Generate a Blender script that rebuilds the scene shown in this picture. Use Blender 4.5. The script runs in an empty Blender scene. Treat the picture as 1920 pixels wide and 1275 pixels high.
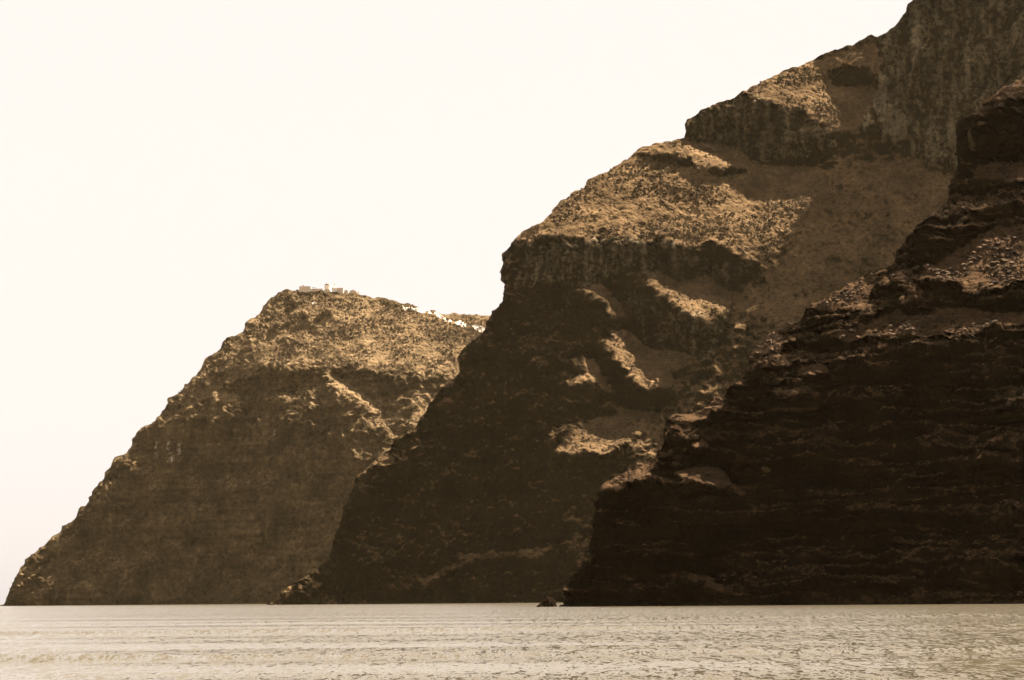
import bpy, math, random
import numpy as np
from mathutils import Vector, Matrix

R = math.radians
rng = np.random.default_rng(7)
random.seed(7)
SC = bpy.context.scene
COL = SC.collection

# ------------------------------------------------------------------ camera
FPX = 5333.333            # focal length in photo pixels (100 mm on 36 mm, 1920 px wide)
CAM_H = 2.2               # small boat, eye just above the water
HOR_C, ROLL = 1123.5, 0.0088   # sea horizon row at the picture's centre column, tilt of the camera
PITCH = math.atan((HOR_C - 637.5) / FPX)
cam_data = bpy.data.cameras.new('camera')
cam_data.lens = 100; cam_data.sensor_width = 36
cam_data.clip_start = 0.5; cam_data.clip_end = 120000
cam = bpy.data.objects.new('camera', cam_data); COL.objects.link(cam)
cam_rot = (Matrix.Rotation(math.pi/2 + PITCH, 3, 'X') @ Matrix.Rotation(-math.atan(ROLL), 3, 'Z'))
cam.matrix_world = Matrix.Translation((0, 0, CAM_H)) @ cam_rot.to_4x4()
SC.camera = cam
CR = np.array(cam_rot)

# ------------------------------------------------------------------ sky, sun, exposure
SUN_AZ, SUN_EL = R(42), R(62)       # behind the headlands, to the right
EXPOSURE = 3.0
world = bpy.data.worlds.new('World'); SC.world = world
world.use_nodes = True
wn, wl = world.node_tree.nodes, world.node_tree.links
wn.clear()
sky = wn.new('ShaderNodeTexSky'); sky.sky_type = 'NISHITA'; sky.sun_disc = False
sky.sun_elevation = SUN_EL; sky.sun_rotation = SUN_AZ
sky.air_density = 1.0; sky.dust_density = 4.0; sky.ozone_density = 1.0
bw = wn.new('ShaderNodeRGBToBW')
m1 = wn.new('ShaderNodeMath'); m1.operation = 'ADD'; m1.inputs[1].default_value = 0.15
m2 = wn.new('ShaderNodeMath'); m2.operation = 'DIVIDE'
tone = wn.new('ShaderNodeMixRGB'); tone.blend_type = 'MULTIPLY'; tone.inputs[0].default_value = 1
tone.inputs[2].default_value = (2.60, 2.41, 2.31, 1)       # sepia toned, washed-out sky
bg = wn.new('ShaderNodeBackground'); bg.inputs[1].default_value = 0.05
out = wn.new('ShaderNodeOutputWorld')
wl.new(sky.outputs[0], bw.inputs[0]); wl.new(bw.outputs[0], m1.inputs[0])
wl.new(bw.outputs[0], m2.inputs[0]); wl.new(m1.outputs[0], m2.inputs[1])
wl.new(m2.outputs[0], tone.inputs[1]); wl.new(tone.outputs[0], bg.inputs[0]); wl.new(bg.outputs[0], out.inputs[0])

sun_dir = Vector((math.sin(SUN_AZ)*math.cos(SUN_EL), math.cos(SUN_AZ)*math.cos(SUN_EL), math.sin(SUN_EL)))
sd = bpy.data.lights.new('sun', 'SUN'); sd.energy = 5.0; sd.angle = R(0.5); sd.color = (1.0, 0.86, 0.70)
sun = bpy.data.objects.new('sun', sd); COL.objects.link(sun)
sun.rotation_euler = sun_dir.to_track_quat('Z', 'Y').to_euler(); sun.location = (600, 900, 900)

vs = SC.view_settings
vs.view_transform = 'Standard'; vs.look = 'None'; vs.gamma = 1; vs.exposure = EXPOSURE
vs.use_curve_mapping = False
SC.cycles.use_denoising = True
SC.cycles.max_bounces = 5; SC.cycles.diffuse_bounces = 2; SC.cycles.glossy_bounces = 3; SC.cycles.volume_bounces = 1
SC.cycles.transmission_bounces = 1
SC.cycles.sample_clamp_indirect = 4

# ------------------------------------------------------------------ helpers
def horizon(u): return HOR_C - ROLL*(np.asarray(u, float) - 960)

def unproj(u, v, Y):
    """photo direction + real distance (metres along the view axis of the world, y) -> world point"""
    u = np.asarray(u, float); v = np.asarray(v, float); Y = np.asarray(Y, float)
    d = np.stack([(u-960)/FPX, -(v-637.5)/FPX, -np.ones_like(u)], -1) @ CR.T
    p = d * (Y/d[..., 1])[..., None]
    p[..., 2] += CAM_H
    return p

_perm = rng.permutation(256).astype(np.int32); _perm = np.concatenate([_perm, _perm, _perm])
_grad = np.array([(1,1,0),(-1,1,0),(1,-1,0),(-1,-1,0),(1,0,1),(-1,0,1),(1,0,-1),(-1,0,-1),
                  (0,1,1),(0,-1,1),(0,1,-1),(0,-1,-1),(1,1,0),(-1,1,0),(0,-1,1),(0,-1,-1)], np.float32)
def noise(x, y, z):
    x = np.asarray(x, np.float32); y = np.asarray(y, np.float32)+np.float32(0); z = np.asarray(z, np.float32)
    x, y, z = np.broadcast_arrays(x, y, z)
    fx, fy, fz = np.floor(x), np.floor(y), np.floor(z)
    ix, iy, iz = fx.astype(np.int32) & 255, fy.astype(np.int32) & 255, fz.astype(np.int32) & 255
    x, y, z = x-fx, y-fy, z-fz
    sx, sy, sz = x*x*x*(x*(x*6-15)+10), y*y*y*(y*(y*6-15)+10), z*z*z*(z*(z*6-15)+10)
    r = 0
    for a in (0, 1):
        wx = sx if a else 1-sx
        pa = _perm[ix+a]
        for b in (0, 1):
            wy = sy if b else 1-sy
            pb = _perm[pa+iy+b]
            for c in (0, 1):
                wz = sz if c else 1-sz
                g = _grad[_perm[pb+iz+c] & 15]
                r = r + wx*wy*wz*(g[..., 0]*(x-a)+g[..., 1]*(y-b)+g[..., 2]*(z-c))
    return r
def fbm(x, y, z, oct=4, gain=.5, ridged=False):
    r = 0; a = 1.0; f = 1.0
    for i in range(oct):
        n = noise(x*f+17.3*i, y*f+5.1*i, z*f-9.7*i)
        r = r + a*((0.5-np.abs(n)*1.6) if ridged else n)
        a *= gain; f *= 2.03
    return r

def cells(x, y, z):
    """cellular noise: distance to nearest and second-nearest point, random value of the cell"""
    x = np.asarray(x, np.float32); y = np.asarray(y, np.float32); z = np.asarray(z, np.float32)
    ix, iy, iz = np.floor(x).astype(np.int32), np.floor(y).astype(np.int32), np.floor(z).astype(np.int32)
    f1 = np.full(x.shape, 9, np.float32); f2 = f1.copy(); rv = np.zeros(x.shape, np.float32)
    for a in (-1, 0, 1):
        for b in (-1, 0, 1):
            for c in (-1, 0, 1):
                h = _perm[(_perm[(_perm[(ix+a) & 255]+iy+b) & 255]+iz+c) & 255]
                dx = ix+a+_perm[h+1]/np.float32(255)-x; dy = iy+b+_perm[h+2]/np.float32(255)-y; dz = iz+c+_perm[h+3]/np.float32(255)-z
                d = dx*dx+dy*dy+dz*dz
                n = d < f1
                f2 = np.where(n, f1, np.minimum(f2, d)); rv = np.where(n, h/np.float32(255), rv); f1 = np.where(n, d, f1)
    return np.sqrt(f1), np.sqrt(f2), rv

def layers(w, thick, X, Y, seed):
    """beds of rock: each bed stands out or lies back as one step, thickness and relief vary along it"""
    q = w/thick+.55*noise(w/thick*.37, 3.3, seed)
    i = np.floor(q); f = q-i
    n = noise(i*7.31+seed, X/30+i*3.7, Y/30)+.5*noise(i*3.17+seed, X/11+i*1.7, Y/11)
    n2 = noise((i+1)*7.31+seed, X/30+(i+1)*3.7, Y/30)+.5*noise((i+1)*3.17+seed, X/11+(i+1)*1.7, Y/11)
    t = np.clip((f-.86)/.14, 0, 1)
    return n*(1-t)+n2*t

def in_poly(px, py, poly):
    ins = np.zeros(px.shape, bool); n = len(poly)
    for i in range(n):
        x1, y1 = poly[i]; x2, y2 = poly[(i+1) % n]
        if y1 == y2: continue
        c = ((y1 > py) != (y2 > py)) & (px < (x2-x1)*(py-y1)/(y2-y1)+x1)
        ins ^= c
    return ins

def blur(a, r):
    """separable box blur, three passes, radius r cells"""
    if r < 1: return a
    for ax in (0, 1):
        for _ in range(2):
            p = [(0, 0), (0, 0)]; p[ax] = (r+1, r)
            c = np.cumsum(np.pad(a, p, mode='edge'), axis=ax)
            n = a.shape[ax]; k = 2*r+1
            a = (np.take(c, range(k, k+n), ax) - np.take(c, range(0, n), ax))/k
    return a

def poisson(gx, gy):
    """surface whose column / row differences are closest to gx / gy (free edges)"""
    h, w = gx.shape
    div = np.zeros((h, w))
    div[:, :-1] += gx[:, :-1]; div[:, 1:] -= gx[:, :-1]
    div[:-1, :] += gy[:-1, :]; div[1:, :] -= gy[:-1, :]
    e = np.concatenate([div, div[:, ::-1]], 1); e = np.concatenate([e, e[::-1]], 0)
    F = np.fft.fft2(e)
    kx = 2*np.cos(2*np.pi*np.arange(2*w)/(2*w))-2; ky = 2*np.cos(2*np.pi*np.arange(2*h)/(2*h))-2
    den = ky[:, None]+kx[None, :]; den[0, 0] = 1
    F = F/den; F[0, 0] = 0
    return np.real(np.fft.ifft2(F))[:h, :w]

def bilin(A, fr, fc):
    h, w = A.shape
    fr = np.clip(fr, 0, h-1.001); fc = np.clip(fc, 0, w-1.001)
    r = fr.astype(int); c = fc.astype(int); a = fr-r; b = fc-c
    return (A[r, c]*(1-a)*(1-b)+A[r+1, c]*a*(1-b)+A[r, c+1]*(1-a)*b+A[r+1, c+1]*a*b)

def mesh_from(name, verts, quads=None, tris=None, smooth=False, attrs=None):
    me = bpy.data.meshes.new(name)
    verts = np.ascontiguousarray(verts, np.float32)
    faces = []; starts = []; tot = []
    nq = 0 if quads is None else len(quads); nt = 0 if tris is None else len(tris)
    loops = np.concatenate([np.asarray(quads, np.int32).ravel() if nq else np.zeros(0, np.int32),
                            np.asarray(tris, np.int32).ravel() if nt else np.zeros(0, np.int32)])
    me.vertices.add(len(verts)); me.vertices.foreach_set('co', verts.ravel())
    me.loops.add(len(loops)); me.loops.foreach_set('vertex_index', loops)
    me.polygons.add(nq+nt)
    ls = np.concatenate([np.arange(nq)*4, nq*4+np.arange(nt)*3]).astype(np.int32)
    me.polygons.foreach_set('loop_start', ls)
    me.update(calc_edges=True)
    me.polygons.foreach_set('use_smooth', np.full(nq+nt, smooth, bool))
    for k, v in (attrs or {}).items():
        at = me.attributes.new(k, 'FLOAT', 'POINT'); at.data.foreach_set('value', np.ascontiguousarray(v, np.float32))
    me.validate(); me.update()
    return me

def tag(o, label=None, cat=None, group=None, kind=None):
    for k, v in (('label', label), ('category', cat), ('group', group), ('kind', kind)):
        if v: o[k] = v
    return o

def new_obj(name, me, mat=None, parent=None):
    o = bpy.data.objects.new(name, me); COL.objects.link(o)
    if mat and me is not None and not me.materials: me.materials.append(mat)
    if parent: o.parent = parent
    return o

# ------------------------------------------------------------------ materials
def new_mat(name):
    m = bpy.data.materials.new(name); m.use_nodes = True
    nt = m.node_tree; nt.nodes.clear()
    o = nt.nodes.new('ShaderNodeOutputMaterial'); b = nt.nodes.new('ShaderNodeBsdfPrincipled')
    nt.links.new(b.outputs[0], o.inputs[0])
    return m, nt, b

def plain(name, col, rough=.8, var=.25, scale=1.5, spec=.1):
    m, nt, b = new_mat(name); N, L = nt.nodes, nt.links
    tc = N.new('ShaderNodeTexCoord'); nz = N.new('ShaderNodeTexNoise'); nz.inputs['Scale'].default_value = scale
    nz.inputs['Detail'].default_value = 4
    mx = N.new('ShaderNodeMixRGB'); mx.inputs[1].default_value = (*[c*(1-var) for c in col], 1)
    mx.inputs[2].default_value = (*[min(1, c*(1+var)) for c in col], 1)
    L.new(tc.outputs['Object'], nz.inputs[0]); L.new(nz.outputs[0], mx.inputs[0]); L.new(mx.outputs[0], b.inputs['Base Color'])
    b.inputs['Roughness'].default_value = rough; b.inputs['Specular IOR Level'].default_value = spec
    return m

def rock_mat(name, rock, soil, pale, s=1.0, bump=1.0, strata=1.0):
    """lava rock / scree and dry scrub / pale ash, mixed by attributes that also carry painted sun, shade and haze; with grain and relief"""
    m, nt, b = new_mat(name); N, L = nt.nodes, nt.links
    tc = N.new('ShaderNodeTexCoord')
    def nz(scale, detail, rough=.6, stretch=None):
        n = N.new('ShaderNodeTexNoise'); n.inputs['Scale'].default_value = scale
        n.inputs['Detail'].default_value = detail; n.inputs['Roughness'].default_value = rough
        if stretch:
            mp = N.new('ShaderNodeMapping'); mp.inputs['Scale'].default_value = stretch
            L.new(tc.outputs['Object'], mp.inputs[0]); L.new(mp.outputs[0], n.inputs[0])
        else: L.new(tc.outputs['Object'], n.inputs[0])
        return n
    def ramp(src, lo, hi, a, c):
        r = N.new('ShaderNodeMapRange'); r.inputs[1].default_value = lo; r.inputs[2].default_value = hi
        r.inputs[3].default_value = a; r.inputs[4].default_value = c; L.new(src, r.inputs[0]); return r.outputs[0]
    def mix(f, a, c, mode='MIX'):
        x = N.new('ShaderNodeMixRGB'); x.blend_type = mode
        for i, q in ((0, f), (1, a), (2, c)):
            if isinstance(q, (int, float)): x.inputs[i].default_value = q
            elif isinstance(q, tuple): x.inputs[i].default_value = (*q, 1)
            else: L.new(q, x.inputs[i])
        return x.outputs[0]
    big = nz(.045*s, 5, .65); mid = nz(.34*s, 5, .7); fine = nz(1.1*s, 4, .7)
    bedn = nz(.28*s, 3, .6, (.06, .06, 1.0))
    strk = nz(.16*s, 4, .65, (1.0, 1.0, .16))
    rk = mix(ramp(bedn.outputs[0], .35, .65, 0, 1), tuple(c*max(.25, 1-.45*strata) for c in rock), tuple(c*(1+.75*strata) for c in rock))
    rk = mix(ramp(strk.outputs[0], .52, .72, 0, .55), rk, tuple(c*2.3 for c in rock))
    rk = mix(ramp(mid.outputs[0], .35, .65, 0, 1), mix(1.0, rk, (.6, .6, .6), 'MULTIPLY'), mix(1.0, rk, (1.45, 1.45, 1.45), 'MULTIPLY'))
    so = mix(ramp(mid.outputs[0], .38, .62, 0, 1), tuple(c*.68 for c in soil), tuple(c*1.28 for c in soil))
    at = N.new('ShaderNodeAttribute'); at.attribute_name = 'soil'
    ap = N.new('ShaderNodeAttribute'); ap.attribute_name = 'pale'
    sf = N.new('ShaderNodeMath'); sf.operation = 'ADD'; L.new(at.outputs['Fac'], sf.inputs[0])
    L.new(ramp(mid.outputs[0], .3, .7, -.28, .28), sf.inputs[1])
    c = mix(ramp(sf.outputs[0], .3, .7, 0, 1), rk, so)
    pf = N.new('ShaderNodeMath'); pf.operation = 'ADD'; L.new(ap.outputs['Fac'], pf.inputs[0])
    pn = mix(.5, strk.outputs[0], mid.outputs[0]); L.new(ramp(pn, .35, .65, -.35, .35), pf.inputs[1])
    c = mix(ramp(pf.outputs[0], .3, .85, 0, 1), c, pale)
    c = mix(1.0, c, mix(ramp(fine.outputs[0], .3, .7, 0, 1), (.7, .7, .7), (1.3, 1.3, 1.3)), 'MULTIPLY')
    c = mix(1.0, c, mix(ramp(big.outputs[0], .35, .65, 0, 1), (.55, .55, .55), (1.5, 1.5, 1.5)), 'MULTIPLY')
    L.new(c, b.inputs['Base Color'])
    b.inputs['Roughness'].default_value = 1.0; b.inputs['Specular IOR Level'].default_value = .01
    h = N.new('ShaderNodeMath'); h.operation = 'ADD'
    L.new(mid.outputs[0], h.inputs[0]); hm = N.new('ShaderNodeMath'); hm.operation = 'MULTIPLY'; hm.inputs[1].default_value = .35
    L.new(fine.outputs[0], hm.inputs[0]); L.new(hm.outputs[0], h.inputs[1])
    bp = N.new('ShaderNodeBump'); bp.inputs['Strength'].default_value = .8; bp.inputs['Distance'].default_value = bump/s
    L.new(h.outputs[0], bp.inputs['Height']); L.new(bp.outputs[0], b.inputs['Normal'])
    return m

# ------------------------------------------------------------------ the headlands
# Each headland is a relief in metres: its skyline, where its cliffs, slopes and gullies lie and how each leans
# (g = lean to the right, run = metres back per metre up). The leans are integrated to one continuous surface.
class Headland: pass

def rough_line(pts, amp, n=3, seed=0):
    r = random.Random(seed); p = [tuple(q) for q in pts]
    for k in range(n):
        o = [p[0]]
        for a, b in zip(p, p[1:]):
            dx, dy = b[0]-a[0], b[1]-a[1]; l = math.hypot(dx, dy)
            if l > 3:
                t = .5+r.uniform(-.15, .15); d = r.gauss(0, 1)*min(amp, l*.09)
                o.append((a[0]+dx*t-dy/l*d, a[1]+dy*t+dx/l*d))
            o.append(b)
        p = o
    return p

def build_headland(name, label, sky_line, u1, shore_y, default, regions, pales, soils, step, mat, seed,
                   strata=(0, 1), rough=1.0, bed=8, bedamp=1.0, block=6, blockamp=1.0, dust_light=.26, ribs=.9, pj=1.6):
    mpp = shore_y/FPX
    line = rough_line(sky_line, 3.0, 3, seed)
    vmin = min(p[1] for p in line)-12; u0 = min(p[0] for p in line)-12
    v1 = float(horizon(u0))+26
    # --- coarse relief
    S = 3.0
    cu = np.arange(u0-60, u1+60, S); cv = np.arange(vmin-60, v1+60, S)
    U, V = np.meshgrid(cu, cv)
    GX = np.full(U.shape, default[0], float); GZ = np.full(U.shape, default[1], float); SO = np.full(U.shape, default[2], float)
    wob = 5*noise(U/26, V/26, seed+.5)+3*noise(U/9, V/9, seed+3.5); wob2 = 5*noise(U/26, V/26, seed+8.5)+3*noise(U/9, V/9, seed+11.5)
    for poly, gx, gz, so, soft in regions:
        m = in_poly(U+wob, V+wob2, poly).astype(float)
        m = blur(m, int(soft/S))
        GX = GX*(1-m)+gx*m; GZ = GZ*(1-m)+gz*m; SO = SO*(1-m)+so*m  # sunlit patches get paler ground, shaded ones darker: light partly in the colour
    bare = np.clip(1-SO, 0, 1)
    GX = GX+ribs*bare*(fbm(U/38+seed, V/100, seed*1.3, 3, .6)+.6*noise(U/14, V/26, seed+2.2))
    GZ = GZ+ribs*.45*bare*fbm(U/70, V/30, seed*2.1, 3, .6)
    if strata[0]:
        zz = (horizon(U)-V)*mpp
        b = fbm(U*mpp/160, np.zeros_like(U)+seed, zz/strata[1], 3, .6)
        GZ = GZ+strata[0]*b*(1-SO)
    D = poisson(GX*S, -GZ*S)                       # in pixels of depth
    near_shore = np.abs(V-horizon(U)-6) < S
    D = D-D[near_shore & (U > u0) & (U < u1)].mean()
    D = shore_y+D*mpp
    # --- fine grid clipped to the skyline
    gu = np.concatenate([np.arange(u0, min(u1, 1965), step), np.arange(1965, u1, step*3)])      # coarser beyond the view
    gv = np.concatenate([np.arange(vmin, -25, step*4), np.arange(max(vmin, -25), v1, step)])
    GU, GV = np.meshgrid(gu, gv)
    poly = line+[(u1+50, line[-1][1]), (u1+50, v1+50), (line[0][0]-3, v1+50)]
    ins = in_poly(GU, GV, poly)
    q = ins[:-1, :-1] & ins[1:, :-1] & ins[:-1, 1:] & ins[1:, 1:]
    used = np.zeros(ins.shape, bool)
    used[:-1, :-1] |= q; used[1:, :-1] |= q; used[:-1, 1:] |= q; used[1:, 1:] |= q
    idx = np.full(ins.shape, -1, np.int64); idx[used] = np.arange(used.sum())
    r, c = np.nonzero(q)
    quads = np.stack([idx[r, c], idx[r+1, c], idx[r+1, c+1], idx[r, c+1]], 1)
    pu, pv = GU[used], GV[used]
    # open edges of the sheet
    qp = np.pad(q, 1)
    e = []
    R0, C0 = r+1, c+1
    m = ~qp[R0-1, C0]; e.append(np.stack([idx[r[m], c[m]], idx[r[m], c[m]+1]], 1))
    m = ~qp[R0+1, C0]; e.append(np.stack([idx[r[m]+1, c[m]+1], idx[r[m]+1, c[m]]], 1))
    m = ~qp[R0, C0-1]; e.append(np.stack([idx[r[m]+1, c[m]], idx[r[m], c[m]]], 1))
    m = ~qp[R0, C0+1]; e.append(np.stack([idx[r[m], c[m]+1], idx[r[m]+1, c[m]+1]], 1))
    e = np.concatenate(e)
    keep = ~((pv[e] > v1-2*step).all(1) | (pu[e] > u1-7*step).all(1))
    e = e[keep]
    bv = np.unique(e)
    # snap the rim to the skyline
    A = np.array(line[:-1]); B = np.array(line[1:]); AB = B-A
    P = np.stack([pu[bv], pv[bv]], 1)
    t = np.clip(((P[:, None]-A)*AB).sum(-1)/np.maximum((AB**2).sum(-1), 1e-6), 0, 1)
    near = A+t[..., None]*AB
    dist = np.linalg.norm(near-P[:, None], axis=-1); k = dist.argmin(1)
    ok = dist[np.arange(len(bv)), k] < step*2.2
    pn = near[np.arange(len(bv)), k]
    pu[bv[ok]] = pn[ok, 0]; pv[bv[ok]] = pn[ok, 1]
    # inward direction along the skyline, smoothed
    tn = AB/np.maximum(np.linalg.norm(AB, axis=1), 1e-6)[:, None]
    L = np.cumsum(np.linalg.norm(AB, axis=1)); mid = L-np.linalg.norm(AB, axis=1)/2
    def smooth_t(s):
        w = np.exp(-((mid[None]-s[:, None])/45)**2)*np.linalg.norm(AB, axis=1)[None]
        v = w@tn; return v/np.linalg.norm(v, axis=1)[:, None]
    sarc = mid[k]
    td = smooth_t(sarc); inward = np.stack([-td[:, 1], td[:, 0]], 1)     # skyline runs left to right, inside is below it
    # --- depth with rock relief
    def coarse(a, uu, vv): return bilin(a, (vv-cv[0])/S, (uu-cu[0])/S)
    dep = coarse(D, pu, pv)
    soil = coarse(SO, pu, pv); pale = np.zeros(len(pu))
    ju, jv = pu+pj*(noise(pu/5, pv/9, seed+1.5)+1.5*noise(pu/13, pv/30, seed+4.5)), pv+pj*(noise(pu/5, pv/5, seed+6.5)+1.5*noise(pu/9, pv/24, seed+9.5))
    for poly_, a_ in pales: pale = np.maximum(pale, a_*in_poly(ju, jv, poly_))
    base = unproj(pu, pv, dep)
    X, Y, Z = base.T
    gdx, gdz = np.gradient(D, S, axis=1)/mpp, -np.gradient(D, S, axis=0)/mpp
    nx, nz_ = coarse(gdx, pu, pv), coarse(gdz, pu, pv)
    nn = np.stack([nx, -np.ones_like(nx), nz_], 1); nn /= np.linalg.norm(nn, axis=1)[:, None]
    rockiness = np.clip(1-soil, 0, 1)
    sd_ = seed*3.7
    wx, wz = X+6*noise(X/14, Y/14, Z/14+sd_), Z+4*noise(X/11+9, Y/11, Z/11+sd_)
    wb = Z+bed*.22*noise(X/9+9, Y/9, Z/9+sd_)
    butt = fbm(wx/34, Y/34, wz/80+sd_, 4, .55, True)          # buttresses and gullies
    crag = fbm(wx/9, Y/9+sd_, wz/9, 4, .55, True)
    c1, c2, cr = cells(wx/block+sd_, Y/block, wz/block*1.3)
    blocks = (cr-.5)*1.1+np.minimum((c2-c1)*2.2, .8)
    wbed = wb+.03*X+bed*.4*noise(X/45, Y/45, sd_)
    beds = layers(wbed, bed, X, Y, sd_)+.5*layers(wbed, bed*.33, X, Y, sd_+5)
    lump = fbm(X/5.5, Y/5.5, Z/5.5+sd_, 3, .6)
    k_ = rough
    disp = k_*(5.0*butt*(.2+.8*rockiness)+1.6*crag*(.16+.84*rockiness)+.42*lump)+blockamp*blocks*(.12+.88*rockiness)+bedamp*beds*(.08+.92*rockiness)
    fade = np.clip((Z+2)/6, .25, 1)
    rim = np.clip((blur(used.astype(float), 4)[used]-.5)/.35, .3, 1)        # keep the skyline's own steps
    disp = disp*fade*np.where(pv < v1-12*step, rim, 1)
    pos = base+nn*disp[:, None]
    # --- land behind the skyline
    offs = [0.0, .8, 2.2, 5, 11, 22, 40, 70, 110]
    nb = len(bv); remap = np.full(len(pu), -1); remap[bv] = np.arange(nb)
    rows = []; nv = len(pos); Vv = [pos]; sat = [soil]; pat = [pale]
    p0 = pos[bv]; prev = bv
    fq = [quads]
    e_loc = remap[e]
    for i, o in enumerate(offs[1:]):
        uu = pu[bv]+inward[:, 0]*o; vv = pv[bv]+inward[:, 1]*o
        Yk = p0[:, 1]+o*mpp*1.45+1.2
        pk = unproj(uu, vv, Yk)
        pk += (1.2*mpp*min(o, 6)*.22)*np.stack([noise(pk[:, 0]/5, pk[:, 1]/5, pk[:, 2]/5+j*7.7) for j in range(3)], 1)
        cur = nv+np.arange(nb); nv += nb
        Vv.append(pk); sat.append(np.full(nb, .8)); pat.append(np.zeros(nb))
        fq.append(np.stack([prev[e_loc[:, 1]], prev[e_loc[:, 0]], cur[e_loc[:, 0]], cur[e_loc[:, 1]]], 1))
        prev = cur
    pk = pk.copy(); pk[:, 1] += 160; pk[:, 2] = -4
    cur = nv+np.arange(nb)
    Vv.append(pk); sat.append(np.full(nb, .8)); pat.append(np.zeros(nb))
    fq.append(np.stack([prev[e_loc[:, 1]], prev[e_loc[:, 0]], cur[e_loc[:, 0]], cur[e_loc[:, 1]]], 1))
    P3 = np.zeros(GU.shape+(3,)); P3[used] = pos
    gxv = np.zeros_like(P3); gyv = np.zeros_like(P3)
    gxv[:, 1:-1] = P3[:, 2:]-P3[:, :-2]; gyv[1:-1] = P3[2:]-P3[:-2]
    nrm = np.cross(gyv, gxv); nrm /= np.maximum(np.linalg.norm(nrm, axis=-1), 1e-9)[..., None]
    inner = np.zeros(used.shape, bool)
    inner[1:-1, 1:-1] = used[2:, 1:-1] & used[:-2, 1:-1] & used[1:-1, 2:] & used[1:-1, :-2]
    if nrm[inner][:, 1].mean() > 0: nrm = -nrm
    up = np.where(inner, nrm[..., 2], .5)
    up = np.clip((blur(up, 1)[used]-.18)/.42, 0, 1)              # flat tops drawn lighter: loose stones, plus top light put into the colour
    soil = np.clip(soil*(.45+.65*up)+dust_light*up*(1-soil), 0, 1); sat[0] = soil
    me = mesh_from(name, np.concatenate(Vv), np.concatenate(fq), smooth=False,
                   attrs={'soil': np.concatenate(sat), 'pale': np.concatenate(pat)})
    o = new_obj(name, me, mat); tag(o, label, None, None, 'structure')
    h = Headland(); h.obj = o; h.mpp = mpp
    h.pos, h.pu, h.pv, h.soil, h.n = pos, pu, pv, soil, nn
    h.inner = inner[used]; h.nrm = nrm[used]
    h.depth_at = lambda u, v: float(coarse(D, np.array([float(u)]), np.array([float(v)]))[0])
    def surf(u, v):
        i = np.argmin((pu-u)**2+(pv-v)**2); return pos[i], h.nrm[i]
    h.surf = surf
    return h

# colours (linear): black-brown lava, dry scrub and scree, pale ash; far rock lightened in place of haze
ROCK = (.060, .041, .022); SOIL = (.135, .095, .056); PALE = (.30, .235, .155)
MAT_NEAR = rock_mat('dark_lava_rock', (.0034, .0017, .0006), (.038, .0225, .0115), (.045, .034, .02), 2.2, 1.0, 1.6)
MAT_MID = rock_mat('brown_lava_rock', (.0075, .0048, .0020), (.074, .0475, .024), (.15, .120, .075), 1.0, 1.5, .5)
MAT_FAR = rock_mat('far_hazed_lava_rock', (.044, .0305, .0157), (.098, .067, .036), (.62, .53, .42), .75, 1.5, .5)  # far rock raised in tone, part of the haze is in its colour

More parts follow.
